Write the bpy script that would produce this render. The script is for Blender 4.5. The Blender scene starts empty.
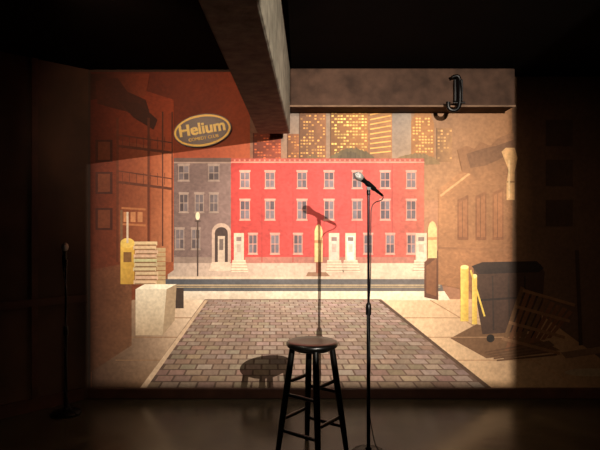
import bpy, bmesh, math, random
from mathutils import Vector, Matrix
random.seed(7)
S=bpy.context.scene
try:
    S.view_settings.view_transform='Standard'; S.view_settings.look='None'
except Exception: pass
WY=4.65      # back wall plane
def link(o,parent=None):
    S.collection.objects.link(o)
    if parent: o.parent=parent
    return o
def empty(name,loc=(0,0,0)):
    e=bpy.data.objects.new(name,None); e.empty_display_size=.1; e.location=loc; return link(e)
def lin(c):
    r=[]
    for x in c:
        x=max(0,min(255,x))/255
        r.append(x/12.92 if x<=.04045 else ((x+.055)/1.055)**2.4)
    return r
# ---------------- materials
def mat(name,col,rough=.6,metal=0,nscale=8,namt=.3,bump=.1,spec=.5,coat=0):
    m=bpy.data.materials.new(name); m.use_nodes=True; nt=m.node_tree; b=nt.nodes['Principled BSDF']
    c=lin(col)
    tc=nt.nodes.new('ShaderNodeTexCoord'); n=nt.nodes.new('ShaderNodeTexNoise'); n.inputs['Scale'].default_value=nscale; n.inputs['Detail'].default_value=6
    nt.links.new(tc.outputs['Object'],n.inputs['Vector'])
    r=nt.nodes.new('ShaderNodeValToRGB')
    r.color_ramp.elements[0].position=.3; r.color_ramp.elements[1].position=.7
    r.color_ramp.elements[0].color=[x*(1-namt) for x in c]+[1]; r.color_ramp.elements[1].color=[min(1,x*(1+namt)) for x in c]+[1]
    nt.links.new(n.outputs['Fac'],r.inputs['Fac']); nt.links.new(r.outputs['Color'],b.inputs['Base Color'])
    b.inputs['Roughness'].default_value=rough; b.inputs['Metallic'].default_value=metal; b.inputs['Specular IOR Level'].default_value=spec
    b.inputs['Coat Weight'].default_value=coat
    if bump:
        bp=nt.nodes.new('ShaderNodeBump'); bp.inputs['Strength'].default_value=bump; bp.inputs['Distance'].default_value=.01
        nt.links.new(n.outputs['Fac'],bp.inputs['Height']); nt.links.new(bp.outputs['Normal'],b.inputs['Normal'])
    return m
def paintmat(name,brick=False):
    m=bpy.data.materials.new(name); m.use_nodes=True; nt=m.node_tree; b=nt.nodes['Principled BSDF']; L=nt.links.new
    a=nt.nodes.new('ShaderNodeAttribute'); a.attribute_name='Col'
    tc=nt.nodes.new('ShaderNodeTexCoord')
    def noise(s,d,lo,hi):
        n=nt.nodes.new('ShaderNodeTexNoise'); n.inputs['Scale'].default_value=s; n.inputs['Detail'].default_value=d
        L(tc.outputs['Object'],n.inputs['Vector'])
        mr=nt.nodes.new('ShaderNodeMapRange'); mr.inputs[1].default_value=.3; mr.inputs[2].default_value=.7; mr.inputs[3].default_value=lo; mr.inputs[4].default_value=hi
        L(n.outputs['Fac'],mr.inputs[0]); return mr.outputs[0]
    n1=noise(3,4,.84,1.12); n2=noise(38,6,.84,1.14)
    mu=nt.nodes.new('ShaderNodeMath'); mu.operation='MULTIPLY'; L(n1,mu.inputs[0]); L(n2,mu.inputs[1])
    fac=mu.outputs[0]
    if brick:
        mp=nt.nodes.new('ShaderNodeMapping'); mp.inputs['Rotation'].default_value=(math.radians(90),0,0); L(tc.outputs['Object'],mp.inputs['Vector'])
        br=nt.nodes.new('ShaderNodeTexBrick'); L(mp.outputs['Vector'],br.inputs['Vector'])
        br.inputs['Scale'].default_value=26; br.inputs['Color1'].default_value=(1,1,1,1); br.inputs['Color2'].default_value=(.82,.82,.82,1); br.inputs['Mortar'].default_value=(.7,.7,.7,1); br.inputs['Mortar Size'].default_value=.03
        m2=nt.nodes.new('ShaderNodeMath'); m2.operation='MULTIPLY'; L(fac,m2.inputs[0]); L(br.outputs['Color'],m2.inputs[1]); fac=m2.outputs[0]
    v=nt.nodes.new('ShaderNodeVectorMath'); v.operation='SCALE'; L(a.outputs['Color'],v.inputs[0]); L(fac,v.inputs['Scale'])
    L(v.outputs[0],b.inputs['Base Color']); b.inputs['Roughness'].default_value=.6; b.inputs['Specular IOR Level'].default_value=.3
    return m
M_paint=paintmat('mural_paint'); M_paintbrick=paintmat('mural_paint_brick',True)
M_black=mat('black_lacquer',(7,6,5),.32,0,20,.2,.02,spec=.35,coat=.08)
M_metal=mat('black_metal',(14,13,14),.35,.6,30,.2,.02)
M_chrome=mat('dark_chrome',(50,42,48),.25,1,30,.2,0)
M_grille=mat('mic_grille',(160,158,155),.4,.6,300,.5,.6)
M_rubber=mat('cable_rubber',(12,12,12),.5,0,20,.1,.0)
M_floor=mat('stage_floor_paint',(58,52,40),.24,0,5,.45,.3,spec=.6)
M_wall=mat('dark_wall_paint',(66,44,30),.75,0,3,.35,.2)
M_back=mat('back_wall_paint',(50,34,24),.8,0,3,.3,.2)
M_ceil=mat('ceiling_paint',(8,5,4),1,0,4,.3,.1,spec=.05)
M_beam=mat('beam_plaster',(62,44,34),.85,0,9,.4,.7,spec=.2)
M_lip=mat('beam_lip',(104,78,58),.8,0,12,.3,.3)
M_beam2=mat('beam_concrete',(108,102,90),.85,0,12,.4,.8,spec=.2)
M_trim=mat('trim_wood',(70,42,30),.5,0,8,.3,.1)
M_yel=mat('sign_yellow',(255,214,50),.4,0,10,.05,0)
M_ink=mat('sign_black',(30,14,8),.4,0,10,.05,0)
M_cream=mat('sign_letters',(255,228,100),.4,0,10,.05,0)
# ---------------- mesh helpers
def meshobj(name,bm,mats,parent=None,smooth=False):
    me=bpy.data.meshes.new(name); bmesh.ops.recalc_face_normals(bm,faces=bm.faces); bm.to_mesh(me); bm.free()
    for m in (mats if isinstance(mats,list) else [mats]): me.materials.append(m)
    if smooth:
        for p in me.polygons: p.use_smooth=True
    o=bpy.data.objects.new(name,me); return link(o,parent)
def box(name,x0,x1,y0,y1,z0,z1,m,parent=None,bev=0):
    bm=bmesh.new(); bmesh.ops.create_cube(bm,size=1)
    for v in bm.verts: v.co=Vector(((x0+x1)/2+v.co.x*(x1-x0),(y0+y1)/2+v.co.y*(y1-y0),(z0+z1)/2+v.co.z*(z1-z0)))
    o=meshobj(name,bm,m,parent)
    if bev:
        b=o.modifiers.new('b','BEVEL'); b.width=bev; b.segments=2
    return o
def prism(name,pts8,m,parent=None,bev=0):
    bm=bmesh.new(); v=[bm.verts.new(p) for p in pts8]
    for f in [(0,1,2,3),(4,5,6,7),(0,1,5,4),(1,2,6,5),(2,3,7,6),(3,0,4,7)]: bm.faces.new([v[i] for i in f])
    o=meshobj(name,bm,m,parent)
    if bev:
        b=o.modifiers.new('b','BEVEL'); b.width=bev; b.segments=2
    return o
def lathe(name,prof,m,parent=None,mtx=None,seg=40):
    bm=bmesh.new(); rings=[]
    for r,z in prof:
        rings.append([bm.verts.new((r*math.cos(2*math.pi*i/seg),r*math.sin(2*math.pi*i/seg),z)) for i in range(seg)])
    for a,b in zip(rings,rings[1:]):
        for i in range(seg): bm.faces.new((a[i],a[(i+1)%seg],b[(i+1)%seg],b[i]))
    bm.faces.new(rings[0][::-1]); bm.faces.new(rings[-1])
    if mtx: bmesh.ops.transform(bm,matrix=mtx,verts=bm.verts)
    o=meshobj(name,bm,m,parent,True)
    e=o.modifiers.new('e','EDGE_SPLIT'); e.split_angle=math.radians(40)
    return o
def rod(name,p0,p1,prof,m,parent=None,seg=20):
    """turned part from p0 to p1; prof = [(t,r)]"""
    p0=Vector(p0);p1=Vector(p1);d=p1-p0
    mt=Matrix.Translation(p0)@d.to_track_quat('Z','Y').to_matrix().to_4x4()
    return lathe(name,[(r,t*d.length) for t,r in prof],m,parent,mt,seg)
def tube(name,pts,r,m,parent=None):
    c=bpy.data.curves.new(name,'CURVE'); c.dimensions='3D'; c.bevel_depth=r; c.bevel_resolution=4; c.use_fill_caps=True
    s=c.splines.new('NURBS'); s.points.add(len(pts)-1)
    for p,q in zip(s.points,pts): p.co=(*q,1)
    s.use_endpoint_u=True; s.order_u=3; c.materials.append(m)
    o=bpy.data.objects.new(name,c); return link(o,parent)

# ---------------- room shell
box('floor',-5.2,3.7,-2.6,WY+.12,-.12,0,M_floor)
box('wall_back',-1.95,3.7,WY,WY+.12,0,2.85,M_back)
box('ceiling',-5.2,3.7,-2.6,WY+.12,2.85,2.97,M_ceil)
prism('wall_left',[(-1.84,WY,0),(-5.1,1.39,0),(-5.2,1.49,0),(-1.9,WY+.12,0),(-1.84,WY,2.85),(-5.1,1.39,2.85),(-5.2,1.49,2.85),(-1.9,WY+.12,2.85)],M_wall)
box('wall_right',3.6,3.7,-2.6,WY,0,2.85,M_wall)
box('wall_front',-5.2,3.7,-2.7,-2.6,0,2.85,M_wall)
box('wall_side',-5.2,-5.1,-2.6,1.5,0,2.85,M_wall)
box('baseboard_back',-1.83,3.6,WY-.035,WY,0,.09,M_trim,bev=.006)
def leftstrip(name,z0,z1,t0,t1,th,m):
    d=Vector((-1,-1,0)).normalized(); n=Vector((1,-1,0)).normalized(); o=Vector((-1.84,WY,0))
    a=o+d*t0; b=o+d*t1
    P=lambda q,z,k:(q.x+n.x*k,q.y+n.y*k,z)
    return prism(name,[P(a,z0,0),P(b,z0,0),P(b,z0,th),P(a,z0,th),P(a,z1,0),P(b,z1,0),P(b,z1,th),P(a,z1,th)],m)
leftstrip('baseboard_left',0,.1,.05,4.5,.03,M_trim)
leftstrip('trim_1',.84,.9,.02,4.5,.025,M_trim)
leftstrip('trim_2',.1,.84,.42,.47,.018,M_trim)
leftstrip('trim_3',.9,2.85,.42,.47,.018,M_trim)
leftstrip('trim_4',.1,2.85,1.2,1.26,.018,M_trim)
# ceiling beams
box('ceiling_soffit',-.07,3.6,.4,WY,2.79,2.85,M_ceil)
prism('ceiling_beam',[(-.083,4.40,2.473),(1.77,4.40,2.473),(1.77,WY,2.473),(-.083,WY,2.473),(-.083,4.40,2.79),(1.77,4.40,2.79),(1.77,WY,2.79),(-.083,WY,2.79)],M_beam,bev=.012)
box('trim_5',-.083,1.772,4.390,4.40,2.47,2.484,M_lip)
x1=-.083-.020*(4.45-.2)
prism('ceiling_beam.001',[(-.345,.2,2.257),(x1,.2,2.257),(-.083,4.45,2.257),(-.352,4.45,2.257),
      (-.345,.2,2.84),(x1,.2,2.84),(-.083,4.45,2.84),(-.352,4.45,2.84)],M_beam2,bev=.012)

# ---------------- mural (flat painting on the back wall); canvas unit = 1/115 m
mural=empty('street_scene_mural')
def haze(u,v,c):  # mixes warm light haze and lifted darks into the paint colours
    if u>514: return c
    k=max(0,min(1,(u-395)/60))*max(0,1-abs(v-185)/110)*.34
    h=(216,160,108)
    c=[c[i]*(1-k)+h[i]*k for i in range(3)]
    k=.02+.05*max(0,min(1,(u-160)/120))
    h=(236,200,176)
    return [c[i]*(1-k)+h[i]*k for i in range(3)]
class Paint:
    def __init__(s,name,m=None): s.n=name; s.v=[];s.f=[];s.c=[]; s.m=m or M_paint; s.k=0
    def pt(s,u,v,l,c):
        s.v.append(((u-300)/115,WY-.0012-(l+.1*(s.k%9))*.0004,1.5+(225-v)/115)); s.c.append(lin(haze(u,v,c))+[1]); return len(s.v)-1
    def poly(s,pts,c,l,j=0):
        s.k+=1
        s.f.append([s.pt(u,v,l,c) for u,v in pts])
    def quad(s,p,cs,l,nu=6,nv=6):
        s.k+=1
        if not hasattr(cs[0],'__len__'): cs=[cs]*4
        g=[]
        for j in range(nv+1):
            row=[]
            for i in range(nu+1):
                a=i/nu;b=j/nv; w=[(1-a)*(1-b),a*(1-b),a*b,(1-a)*b]
                u=sum(w[k]*p[k][0] for k in range(4)); v=sum(w[k]*p[k][1] for k in range(4))
                c=[sum(w[k]*cs[k][q] for k in range(4)) for q in range(3)]
                row.append(s.pt(u,v,l,c))
            g.append(row)
        for j in range(nv):
            for i in range(nu): s.f.append([g[j][i],g[j+1][i],g[j+1][i+1],g[j][i+1]])
    def rect(s,u0,v0,u1,v1,c,l,nu=1,nv=1): s.quad([(u0,v0),(u1,v0),(u1,v1),(u0,v1)],c,l,nu,nv)
    def line(s,u0,v0,u1,v1,w,c,l):
        d=Vector((u1-u0,v1-v0)).normalized(); n=Vector((-d.y,d.x))*w/2
        s.poly([(u0+n.x,v0+n.y),(u0-n.x,v0-n.y),(u1-n.x,v1-n.y),(u1+n.x,v1+n.y)],c,l)
    def ell(s,u,v,a,b,c,l,n=24): s.poly([(u+a*math.cos(2*math.pi*i/n),v-b*math.sin(2*math.pi*i/n)) for i in range(n)],c,l)
    def window(s,u,v,w,h,l,fr=(206,144,128),pane=(96,86,94),lint=(218,154,138)):
        s.rect(u-w/2-.6,v-h/2-1.8,u+w/2+.6,v-h/2,lint,l)
        s.rect(u-w/2,v-h/2,u+w/2,v+h/2,fr,l)
        s.rect(u-w/2-.6,v+h/2,u+w/2+.6,v+h/2+1.2,lint,l)
        iw=(w-2.2)/2
        for i in range(2):
            for j in range(2):
                a=u-w/2+.8+i*(iw+.6); b=v-h/2+.8+j*((h-2.4)/2+.8)
                k=random.uniform(-18,30)
                s.rect(a,b,a+iw,b+(h-2.4)/2,[pane[0]+k,pane[1]+k,pane[2]+k],l+1)
    def done(s):
        me=bpy.data.meshes.new(s.n); me.from_pydata(s.v,[],s.f); me.update()
        ca=me.color_attributes.new('Col','FLOAT_COLOR','POINT')
        for i,c in enumerate(s.c): ca.data[i].color=c
        me.materials.append(s.m); o=bpy.data.objects.new(s.n,me); link(o,mural)
        return o
# --- backdrop
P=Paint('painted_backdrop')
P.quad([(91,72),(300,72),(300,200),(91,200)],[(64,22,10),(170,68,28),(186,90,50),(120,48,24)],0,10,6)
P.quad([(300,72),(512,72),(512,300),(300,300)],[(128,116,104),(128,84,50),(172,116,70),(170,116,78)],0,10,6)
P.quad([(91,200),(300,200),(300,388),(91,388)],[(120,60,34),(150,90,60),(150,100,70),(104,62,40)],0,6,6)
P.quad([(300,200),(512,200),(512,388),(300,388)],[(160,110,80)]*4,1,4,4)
P.quad([(512,72),(640,72),(640,388),(512,388)],[(96,64,42),(60,42,30),(72,52,40),(120,92,70)],0,6,6)  # right of the lit area: shade put into darker paint
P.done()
# --- skyline
P=Paint('painted_skyline')
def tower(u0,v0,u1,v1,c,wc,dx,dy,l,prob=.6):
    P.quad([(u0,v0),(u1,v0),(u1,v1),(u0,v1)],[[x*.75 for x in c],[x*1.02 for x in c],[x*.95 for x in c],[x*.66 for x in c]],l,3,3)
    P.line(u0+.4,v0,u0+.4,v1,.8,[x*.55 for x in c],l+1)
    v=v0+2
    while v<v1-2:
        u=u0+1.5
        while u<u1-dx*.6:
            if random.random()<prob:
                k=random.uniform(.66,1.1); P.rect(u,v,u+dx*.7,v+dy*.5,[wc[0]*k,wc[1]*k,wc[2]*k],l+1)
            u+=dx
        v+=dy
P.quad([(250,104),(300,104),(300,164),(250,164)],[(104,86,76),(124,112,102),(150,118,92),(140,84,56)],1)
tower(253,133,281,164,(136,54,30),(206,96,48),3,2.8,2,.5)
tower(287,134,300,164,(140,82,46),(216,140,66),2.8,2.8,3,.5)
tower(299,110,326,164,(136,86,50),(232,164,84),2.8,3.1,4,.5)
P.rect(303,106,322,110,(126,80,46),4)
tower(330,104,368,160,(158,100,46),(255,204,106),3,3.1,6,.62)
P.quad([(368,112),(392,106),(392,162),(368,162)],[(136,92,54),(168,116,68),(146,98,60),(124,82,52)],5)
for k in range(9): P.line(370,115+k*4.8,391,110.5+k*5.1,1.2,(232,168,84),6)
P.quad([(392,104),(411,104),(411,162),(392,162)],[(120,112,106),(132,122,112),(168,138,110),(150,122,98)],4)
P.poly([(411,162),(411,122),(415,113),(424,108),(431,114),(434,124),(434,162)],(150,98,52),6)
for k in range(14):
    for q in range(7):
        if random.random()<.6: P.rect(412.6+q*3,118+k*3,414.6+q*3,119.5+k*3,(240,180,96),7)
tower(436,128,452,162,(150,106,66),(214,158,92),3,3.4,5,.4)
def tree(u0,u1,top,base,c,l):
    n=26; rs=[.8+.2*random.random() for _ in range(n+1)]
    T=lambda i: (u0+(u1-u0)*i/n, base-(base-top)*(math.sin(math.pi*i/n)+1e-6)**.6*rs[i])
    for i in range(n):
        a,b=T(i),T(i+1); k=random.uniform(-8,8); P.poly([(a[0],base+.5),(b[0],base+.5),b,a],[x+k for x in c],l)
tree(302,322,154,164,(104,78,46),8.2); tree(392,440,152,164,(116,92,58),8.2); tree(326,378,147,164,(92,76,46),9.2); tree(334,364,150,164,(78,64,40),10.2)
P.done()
# --- row houses
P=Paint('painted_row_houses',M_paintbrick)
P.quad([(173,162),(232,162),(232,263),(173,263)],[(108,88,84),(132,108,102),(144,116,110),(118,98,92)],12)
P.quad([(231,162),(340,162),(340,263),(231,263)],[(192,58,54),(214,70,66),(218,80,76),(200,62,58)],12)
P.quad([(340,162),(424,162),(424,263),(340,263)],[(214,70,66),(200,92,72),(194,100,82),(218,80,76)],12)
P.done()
P=Paint('painted_house_details')
P.rect(172,158,232,162.5,(90,68,60),13); P.rect(172,162,232,163.4,(150,126,112),13.9)
P.rect(231,158.5,424,162,(166,70,58),13); P.rect(231,161.7,424,163,(230,144,126),13.9)
for u in range(234,424,5): P.rect(u,159.5,u+1.6,161.3,(214,126,108),15)
for u in (262,293,324,356,392): P.rect(u-.4,163,u+.4,262,(166,54,50),13)
g=dict(fr=(150,130,118),pane=(84,74,76),lint=(152,132,120))
for u in (184,199.5,214): P.window(u,203,9,18,14,**g)
for u in (184,214): P.window(u,173,11,15,14,**g)
P.window(180,239,9,20,14,**g); P.window(196,239,9,20,14,**g)
for u in (245,270,302,329,357,385,411): P.window(u,180,10,16,14)
for u in (245,270,302,329,357,385,411): P.window(u,210,10,19,14)
for u in (253,275,298,368,390,411): P.window(u,244,9,19,14)
P.rect(245,257,424,263,(170,106,92),13); P.rect(173,257,212,263,(140,120,108),13)
def door(u,v0,v1,w,c,fr=(232,196,170)):
    P.rect(u-w/2-1.5,v0-3,u+w/2+1.5,v1,fr,15); P.rect(u-w/2,v0,u+w/2,v1,c,16)
    P.rect(u-w/2+1,v0+1,u+w/2-1,v0+5,(130,110,106),17); P.rect(u-w/2+1.5,v0+8,u+w/2-1.5,v0+16,[x*.85 for x in c],17)
    P.poly([(u-w/2-3,v1),(u+w/2+3,v1),(u+w/2+6,v1+12),(u-w/2-4,v1+12)],(236,208,180),18)
    for k in range(4): P.line(u-w/2-3.5-k*.4,v1+2+k*2.8,u+w/2+3.5+k*.7,v1+2+k*2.8,.6,(166,134,112),19)
P.poly([(212,262),(212,232)]+[(221.5-9.5*math.cos(t*math.pi/8),232-9*math.sin(t*math.pi/8)) for t in range(9)]+[(231,262)],(184,158,140),15)
P.poly([(215,262),(215,233)]+[(221.5-6.5*math.cos(t*math.pi/8),233-6*math.sin(t*math.pi/8)) for t in range(9)]+[(228,262)],(60,46,42),16)
P.rect(218,236,225,262,(190,170,150),17); P.rect(219.5,239,223.5,250,(106,92,86),18)
P.poly([(212,262),(230,262),(234,271),(209,271)],(208,184,162),18)
door(239,236,260,7,(214,190,172)); door(334,236,260,7.5,(236,192,176)); door(350.5,236,260,7.5,(244,230,212)); door(421,236,260,8,(230,204,180))
P.done()
# --- street
P=Paint('painted_street')
P.quad([(168,263),(436,263),(436,279),(168,279)],[(176,156,142),(236,196,168),(236,202,174),(180,160,144)],13,8,2)
P.rect(168,276.5,440,279,(214,190,164),14)
P.quad([(166,279),(440,279),(444,293),(160,293)],[(76,78,84),(98,92,90),(110,100,94),(76,78,82)],15,8,2)
P.line(166,285,440,285,.9,(200,174,134),16); P.line(166,287,440,287,.8,(184,158,116),16)
P.quad([(160,291),(444,291),(450,300),(150,300)],[(216,204,186),(250,230,200),(244,220,190),(206,186,162)],17,8,2)
P.done()
# --- pavements
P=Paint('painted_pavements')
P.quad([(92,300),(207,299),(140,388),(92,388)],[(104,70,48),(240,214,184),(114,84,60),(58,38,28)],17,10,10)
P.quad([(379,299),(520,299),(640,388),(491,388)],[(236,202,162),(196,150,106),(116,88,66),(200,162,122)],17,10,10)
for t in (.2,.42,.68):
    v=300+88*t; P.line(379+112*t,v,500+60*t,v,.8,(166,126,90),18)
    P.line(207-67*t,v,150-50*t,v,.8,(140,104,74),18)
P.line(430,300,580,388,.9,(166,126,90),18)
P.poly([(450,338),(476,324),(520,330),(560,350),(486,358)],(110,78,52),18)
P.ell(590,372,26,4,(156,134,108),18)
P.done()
# --- cobbles
P=Paint('painted_cobblestone_alley')
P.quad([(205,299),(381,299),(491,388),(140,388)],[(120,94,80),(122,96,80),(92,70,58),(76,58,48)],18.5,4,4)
K=88; rows=25; nb=19
def ap(s,d):
    v=212+K/d; k=(v-212)/88
    return (270+(205-270)*k+s*(381-205)*k, v)
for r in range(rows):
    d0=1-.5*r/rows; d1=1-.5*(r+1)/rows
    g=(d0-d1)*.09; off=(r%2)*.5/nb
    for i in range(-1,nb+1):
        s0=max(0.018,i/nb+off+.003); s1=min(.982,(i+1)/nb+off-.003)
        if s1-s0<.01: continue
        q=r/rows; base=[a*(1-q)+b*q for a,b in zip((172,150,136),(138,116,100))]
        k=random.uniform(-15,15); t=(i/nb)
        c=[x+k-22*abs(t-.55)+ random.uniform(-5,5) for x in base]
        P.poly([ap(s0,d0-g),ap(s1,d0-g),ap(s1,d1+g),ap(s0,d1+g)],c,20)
P.poly([ap(0,1),ap(.018,1),ap(.018,.5),ap(0,.5)],(196,166,136),21)
P.poly([ap(.984,1),ap(1,1),ap(1,.5),ap(.984,.5)],(80,58,44),21)
P.done()
# --- left building
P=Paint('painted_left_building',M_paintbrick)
P.quad([(91,74),(174,100),(174,270),(91,330)],[(78,26,12),(176,74,36),(164,88,54),(90,42,24)],18,8,8)  # left edge darker: light fall-off put into the paint
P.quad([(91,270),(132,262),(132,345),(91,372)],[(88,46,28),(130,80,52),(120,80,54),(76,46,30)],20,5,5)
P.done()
P=Paint('painted_shopfront_and_fire_escape')
dk=(90,44,26)
P.quad([(91,74),(150,74),(146,96),(91,100)],[(40,18,9),(124,50,22),(124,54,27),(50,20,9)],21,4,4)
P.poly([(96,82),(118,78),(128,92),(146,100),(150,112),(140,122),(128,112),(112,108),(98,104)],(64,27,14),22)
P.poly([(118,100),(140,104),(158,120),(154,130),(134,118)],(58,25,13),23)
P.quad([(118,140),(148,146),(148,262),(118,262)],[(110,48,28),(140,72,42),(144,84,54),(114,62,38)],22,3,4)
P.quad([(151,150),(172,154),(172,262),(151,262)],[(140,70,40),(172,96,60),(174,110,74),(144,86,56)],22,3,4)
for u in (118,149): P.line(u,118,u,262,2.4,dk,23)
P.line(163,112,163,246,1.4,(80,42,28),23); P.line(172.5,112,172.5,262,1.4,dk,23)
for v in (150,186): 
    P.line(118,v-4,173,v+3,2.6,(86,44,28),24); P.line(118,v-15,173,v-7,1.2,(86,44,28),24)
    for u in range(123,172,7): P.line(u,v-13,u,v-1,.6,(90,46,30),24)
for v in (140,172,208): P.rect(96,v,113,v+22,(62,28,18),22); P.rect(98.5,v+2,110.5,v+20,(96,48,28),23)
for v in (208,224): P.line(122,v,146,v+1.5,2,(170,106,66),24)
for u in (124,131,138): P.rect(u,212,u+5,222,(186,124,82),24)
P.done()
# --- left street objects
P=Paint('painted_paper_stacks_and_planter')
for k in range(10):
    v=284-k*4.3; j=random.uniform(-1.5,1.5)
    P.rect(135+j,v-3.8,158+j,v,[204+random.randint(-16,20),182+random.randint(-10,14),144],26); P.rect(136+j,v-.9,157+j,v-.1,(134,104,70),27)
for k in range(8): P.rect(157,284-k*4.6-4,166,284-k*4.6,(184,156,114),25)
P.rect(121,243,135,284,[(226,184,84),(216,170,74),(184,138,56),(196,152,66)],25); P.rect(124,252,132,262,(126,88,50),26)
P.ell(128,243,7,5,(226,190,96),26)
P.line(122,210,122,243,2.5,(120,86,60),25); P.line(128,212,128,243,2,(206,186,160),26)
P.quad([(136,289),(167,289),(163,335),(136,335)],[(228,214,188),(214,200,174),(180,156,126),(190,162,130)],26,3,3)
P.poly([(136,289),(145,284),(177,284),(167,289)],(244,232,206),27)
P.poly([(167,289),(177,284),(175,320),(163,335)],(160,136,108),27)
P.rect(176,288,184,308,(60,46,38),26)
P.line(198,214,198,276,1.4,(70,54,46),27); P.ell(198,216,2.2,4,(226,214,180),28); P.line(195,221,201,221,1,(70,54,46),28.9)
def postbox(u,w,v0,v1):
    P.poly([(u-w,v1),(u-w,v0+7),(u-w*.6,v0+2),(u,v0),(u+w*.6,v0+2),(u+w,v0+7),(u+w,v1)],(236,196,132),27)
    P.rect(u-w,v0+16,u+w,v0+19,(206,140,92),28)
postbox(318.5,4,224,262); postbox(432,4.5,221,258)
P.poly([(308,272),(326,272),(330,276),(306,276)],(150,110,84),27)
P.rect(316,262,321,273,(150,84,62),28)
P.done()
# --- right building
P=Paint('painted_right_building',M_paintbrick)
P.quad([(438,190),(512,130),(512,300),(438,284)],[(180,122,78),(136,88,54),(144,94,60),(176,120,78)],18,6,6)
P.done()
P=Paint('painted_right_facade_details')
for u in (462,480,497):
    k=(u-438)*.35
    P.quad([(u-5,205-k*.6),(u+6,200-k*.6),(u+6,240),(u-5,240)],[(112,66,40)]*4,20,1,1)
    P.quad([(u-3.6,208-k*.6),(u+4.6,204-k*.6),(u+4.6,237),(u-3.6,237)],[(142,86,52)]*4,21,1,1)
    P.line(u,206-k*.6,u,238,.8,(98,60,38),22)
P.line(438,248,512,250,2,(136,90,58),20)
P.line(440,196,470,173,2,(206,156,104),20)
P.poly([(424,262),(438,250),(438,300),(424,297)],(92,54,34),20)
P.poly([(426,266),(436,258),(436,296),(426,293)],(126,78,48),21)
aw=[(457,150),(466,146),(474,149),(480,142),(490,146),(498,138),(513,133),(513,158),(506,164),(500,160),(494,170),(484,172),(478,180),(470,174),(462,172)]
P.poly(aw,(120,78,48),22)
P.poly([(466,154),(482,149),(496,146),(513,140),(513,152),(498,160),(484,166),(470,168)],(86,54,34),23)
duct=(222,172,112)
P.poly([(506,200),(506,182),(508,170),(504,160),(501,152),(505,148),(514,148),(517,158),(514,172),(514,200)],duct,24)
P.line(508.5,198,508.5,160,1.5,(246,212,156),25); P.line(505,182,515,182,1.5,(150,110,70),25)
P.done()
P=Paint('painted_dumpster_and_pallets')
P.poly([(473,268),(540,264),(544,272),(540,330),(482,334),(476,300)],(66,46,36),25)
P.poly([(471,266),(482,262),(536,261),(543,268),(538,272),(478,274)],(36,27,24),26)
for u in (492,508,524): P.line(u,276,u+1,330,1.6,(44,33,28),27)
P.line(478,300,540,296,2,(44,33,28),28)
P.ell(490,338,4,4,(30,24,20),27); P.ell(532,334,4,4,(30,24,20),27)
for u,v0,v1,w in ((464,267,321,8),(474,276,324,5)):
    P.rect(u-w/2,v0,u+w/2,v1,[(246,214,110),(228,184,80),(212,168,70),(240,206,96)],29,2,2); P.ell(u,v0,w/2,2.2,(255,232,150),30)
P.line(470,270,484,316,1.8,(232,196,84),30)
random.seed(3)
for a in range(9):
    u=498+a*6; P.poly([(u,352-a*1.8),(u+4,352-a*1.8),(u+26,288+a*3),(u+22,286+a*3)],(112+random.randint(-10,14),78,52),31)
for a in range(4):
    v=290+a*16; P.line(522-a*7,v,574-a*5,v+15,3,(134,96,66),32)
P.poly([(498,353),(548,340),(554,345),(505,360)],(104,76,54),31)
P.poly([(560,352),(600,346),(604,352),(565,358)],(116,88,66),31)
for a in range(5): P.line(484+a*3,352+a*2,540+a*4,342+a*3,1.6,(96,66,44),32)
P.line(576,250,580,345,4,(60,42,30),28)
for v in (140,180,220): P.rect(545,v-20,572,v+6,(66,45,32),25)
P.done()

# ---------------- wall sign
sign=empty('wall_sign',((203-300)/115,WY-.02,1.5+(225-131)/115)); sign.rotation_euler=(0,-math.radians(9),0)
def disc(name,a,b_,y0,y1,m):
    bm=bmesh.new(); n=64
    f=[bm.verts.new((a*math.cos(2*math.pi*i/n),y0,b_*math.sin(2*math.pi*i/n))) for i in range(n)]
    g=[bm.verts.new((a*math.cos(2*math.pi*i/n),y1,b_*math.sin(2*math.pi*i/n))) for i in range(n)]
    bm.faces.new(f); bm.faces.new(g[::-1])
    for i in range(n): bm.faces.new((f[i],f[(i+1)%n],g[(i+1)%n],g[i]))
    return meshobj(name,bm,m,sign)
disc('outer_edge',.252,.142,-.004,.012,M_ink)
disc('yellow_rim',.245,.135,-.008,-.003,M_yel)
disc('black_field',.228,.117,-.011,-.007,M_ink)
def text(name,s,size,x,z,m,y=0,sx=1):
    c=bpy.data.curves.new(name,'FONT'); c.body=s; c.size=size; c.align_x='CENTER'; c.align_y='CENTER'; c.extrude=.002
    c.materials.append(m); o=bpy.data.objects.new(name,c); link(o,sign); o.rotation_euler=(math.radians(90),0,0); o.location=(x,-.0135-y,z); o.scale=(sx,1,1); return o
i=0
for dx in (-.005,0,.005):
    for dz in (-.003,.003):
        text(f'main_lettering_{i+1}','Helium',.136,dx,.014+dz,M_cream,i*.0003,1.03); i+=1
text('small_lettering','COMEDY CLUB',.038,0,-.068,M_yel)
text('small_lettering_bold','COMEDY CLUB',.038,.0015,-.068,M_yel,.0003)

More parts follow.
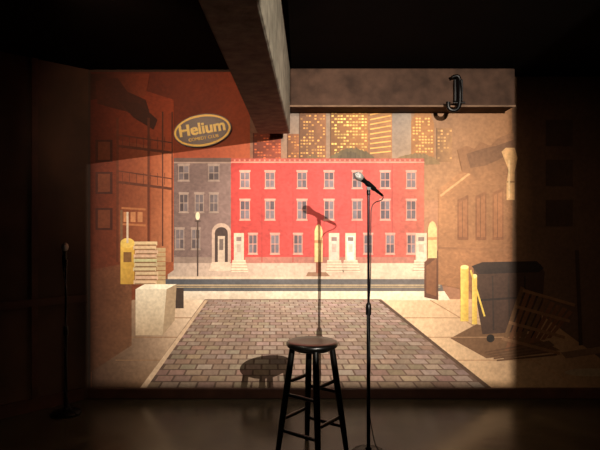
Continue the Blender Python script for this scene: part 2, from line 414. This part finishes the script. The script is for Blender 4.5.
# ---------------- bar stool
SX,SY=.080,3.5
st=empty('bar_stool',(SX,SY,0))
lathe('seat',[(.02,.702),(.15,.702),(.163,.708),(.17,.72),(.17,.73),(.163,.739),(.15,.743),(.08,.741),(.01,.738)],M_black,st,seg=56)
lathe('seat_block',[(.12,.685),(.128,.69),(.128,.704),(.1,.704)],M_black,st)
legs=[]
for k in range(4):
    a=math.radians(8+90*k)
    p0=Vector((.23*math.cos(a),.23*math.sin(a),0)); p1=Vector((.13*math.cos(a),.13*math.sin(a),.705)); legs.append((p0,p1))
    rod(f'leg_{k+1}',p0,p1,[(0,.014),(.03,.017),(.25,.020),(.6,.022),(.9,.021),(1,.019)],M_black,st)
def at(k,z): p0,p1=legs[k%4]; return p0.lerp(p1,z/.705)
n=1
for k in range(4):
    for z in ((.17,.40) if k%2==0 else (.24,.48)):
        rod(f'rung_{n}',at(k,z),at(k+1,z),[(0,.009),(.1,.011),(.5,.0135),(.9,.011),(1,.009)],M_black,st,16); n+=1
# ---------------- microphone stands
def micstand(name,X,Y,H,clip_dir=1,tilt=35,floorcable=True):
    e=empty(name,(X,Y,0))
    lathe('round_base',[(.108,0),(.113,.004),(.113,.012),(.105,.02),(.06,.03),(.022,.036),(.018,.05)],M_metal,e,seg=48)
    lathe('lower_tube',[(.0125,.03),(.0125,H*.55)],M_metal,e,seg=24)
    lathe('clutch',[(.0135,H*.55-.05),(.018,H*.55-.045),(.019,H*.55-.01),(.017,H*.55+.02),(.011,H*.55+.03)],M_metal,e,seg=24)
    lathe('upper_tube',[(.0085,H*.55),(.0085,H-.03)],M_chrome,e,seg=20)
    lathe('thread_collar',[(.011,H-.05),(.012,H-.045),(.012,H-.02),(.009,H-.015)],M_metal,e,seg=20)
    d=Vector((-math.cos(math.radians(tilt))*clip_dir,-.5,math.sin(math.radians(tilt)))).normalized()
    c=Vector((0.012*clip_dir,0,H+.012))
    rod('clip_hinge',(0,-.014,H-.005),(0,.014,H-.005),[(0,.013),(1,.013)],M_metal,e)
    rod('mic_clip',c-d*.045,c+d*.035,[(0,.014),(.1,.0165),(.9,.0185),(1,.017)],M_metal,e)
    rod('mic_body',c-d*.085,c+d*.09,[(0,.008),(.03,.011),(.3,.012),(.85,.016),(.97,.021),(1,.021)],M_metal,e)
    rod('mic_grille',c+d*.085,c+d*.148,[(0,.020),(.1,.0245),(.35,.027),(.42,.0278),(.5,.027),(.75,.023),(.93,.013),(1,.004)],M_grille,e,28)
    rod('mic_plug',c-d*.125,c-d*.08,[(0,.006),(.2,.009),(1,.009)],M_chrome,e)
    q=c-d*.125
    pts=[tuple(q),tuple(q-d*.012+Vector((0,0,-.02))),(.018*clip_dir,-.01,H-.10),(.013,-.012,H-.22),(.013,-.014,H*.62),(-.014,-.014,H*.5),(.017,-.012,H*.35),(-.013,-.014,H*.22),(.018,-.012,H*.1),(.05,-.03,.03),(.14,-.06,.006)]
    if floorcable: pts+=[(.3,-.1,.006),(.5,-.3,.006),(.9,-.5,.006)]
    tube('mic_cable',pts,.0033,M_rubber,e)
    return e
micstand('microphone_stand',.448,3.5,1.745)
micstand('microphone_stand',-1.86,4.25,1.22,clip_dir=-1,tilt=75,floorcable=False)

# ---------------- clamp on beam
cl=empty('pipe_clamp_hook',(1.26,4.36,2.55))
r=.018
tube('hook',[(.03,0,.15),(.03,-.02,.1),(.034,-.03,.05),(.034,-.03,-.02),(.03,-.03,-.09),(.0,-.03,-.125),(-.045,-.03,-.12),(-.065,-.03,-.09),(-.06,-.03,-.055)],r,M_metal,cl)
tube('upper_jaw',[(.034,-.03,.12),(.03,-.03,.15),(-.0,-.03,.16),(-.03,-.03,.145)],.014,M_metal,cl)
rod('bolt',(-.02,-.03,-.06),(.075,-.03,-.06),[(0,.009),(.5,.009),(.51,.018),(.62,.018),(.63,.008),(1,.008)],M_metal,cl)
box('mounting_plate',.0,.07,.005,.025,-.04,.14,M_metal,cl,bev=.003)

# ---------------- stage light (real fixture with shutters, hung behind the viewpoint)
LX,LY,LZ=1.56,-1.0,2.49
fx=empty('stage_spotlight_fixture',(LX,LY,LZ))
t=.3/(WY-LY)
xa,xb=(-1.86-LX)*t,(1.84-LX)*t; za,zb=(.085-LZ)*t,(3.0-LZ)*t
yf=.3
box('shutter_left',-.3,xa,yf,yf+.004,-.25,.25,M_metal,fx); box('shutter_right',xb,.2,yf,yf+.004,-.25,.25,M_metal,fx)
box('shutter_bottom',xa,xb,yf,yf+.004,-.25,za,M_metal,fx); box('shutter_top',xa,xb,yf,yf+.004,zb,.25,M_metal,fx)
box('housing_left',-.31,-.3,-.15,yf,-.25,.25,M_metal,fx); box('housing_right',.2,.21,-.15,yf,-.25,.25,M_metal,fx)
box('housing_top',-.3,.2,-.15,yf,.25,.26,M_metal,fx); box('housing_bottom',-.3,.2,-.15,yf,-.26,-.25,M_metal,fx)
box('housing_back',-.3,.2,-.16,-.15,-.25,.25,M_metal,fx)
rod('hanger',(-.05,.05,.26),(-.05,.05,.36),[(0,.015),(1,.015)],M_metal,fx)
def spot(name,loc,target,power,col,angle,blend,rad):
    l=bpy.data.lights.new(name,'SPOT'); l.energy=power; l.color=col; l.spot_size=math.radians(angle); l.spot_blend=blend; l.shadow_soft_size=rad
    o=bpy.data.objects.new(name,l); o.location=loc; o.rotation_euler=(Vector(target)-Vector(loc)).to_track_quat('-Z','Y').to_euler(); link(o); return o
spot('key_lamp',(LX,LY,LZ),(.2,WY,1.5),2050,(1,.89,.75),62,1,.003)
spot('warm_center_fill',(.6,1.8,2.7),(.2,WY,1.7),170,(1,.82,.68),62,1,.08)  # added fill: brightens the mural centre and weakens the key's shadows
spot('red_upper_left_fill',(-1.2,2.4,2.75),(-1.0,WY,2.3),105,(1,.62,.4),70,1,.05)  # added reddish fill for the upper left mural and sign
spot('beam_fill',(.9,-.6,2.2),(-.2,2.8,2.5),24,(1,.95,.84),50,.9,.15)  # added fill to light the left beam, no fixture modelled
spot('right_wall_fill',(.6,.6,2.6),(2.2,WY,1.0),60,(1,.7,.45),50,1,.15)  # added fill for the dark right end of the back wall
spot('left_wall_fill',(.2,.2,2.6),(-2.4,4.1,1.2),75,(1,.66,.42),60,1,.15)  # added fill that lifts the dark left wall
spot('floor_fill',(-.9,3.2,2.75),(.2,4.4,0),50,(1,.86,.64),80,1,.15)  # added fill to make the stage floor readable
w=bpy.data.worlds.new('w'); S.world=w; w.use_nodes=True; w.node_tree.nodes['Background'].inputs[0].default_value=(.02,.015,.01,1); w.node_tree.nodes['Background'].inputs[1].default_value=.3
cam=bpy.data.cameras.new('camera'); cam.lens=32.1; cam.sensor_width=36; cam.clip_start=.02
co=bpy.data.objects.new('camera',cam); co.location=(0,0,1.5); co.rotation_euler=(math.radians(90),0,0); link(co); S.camera=co
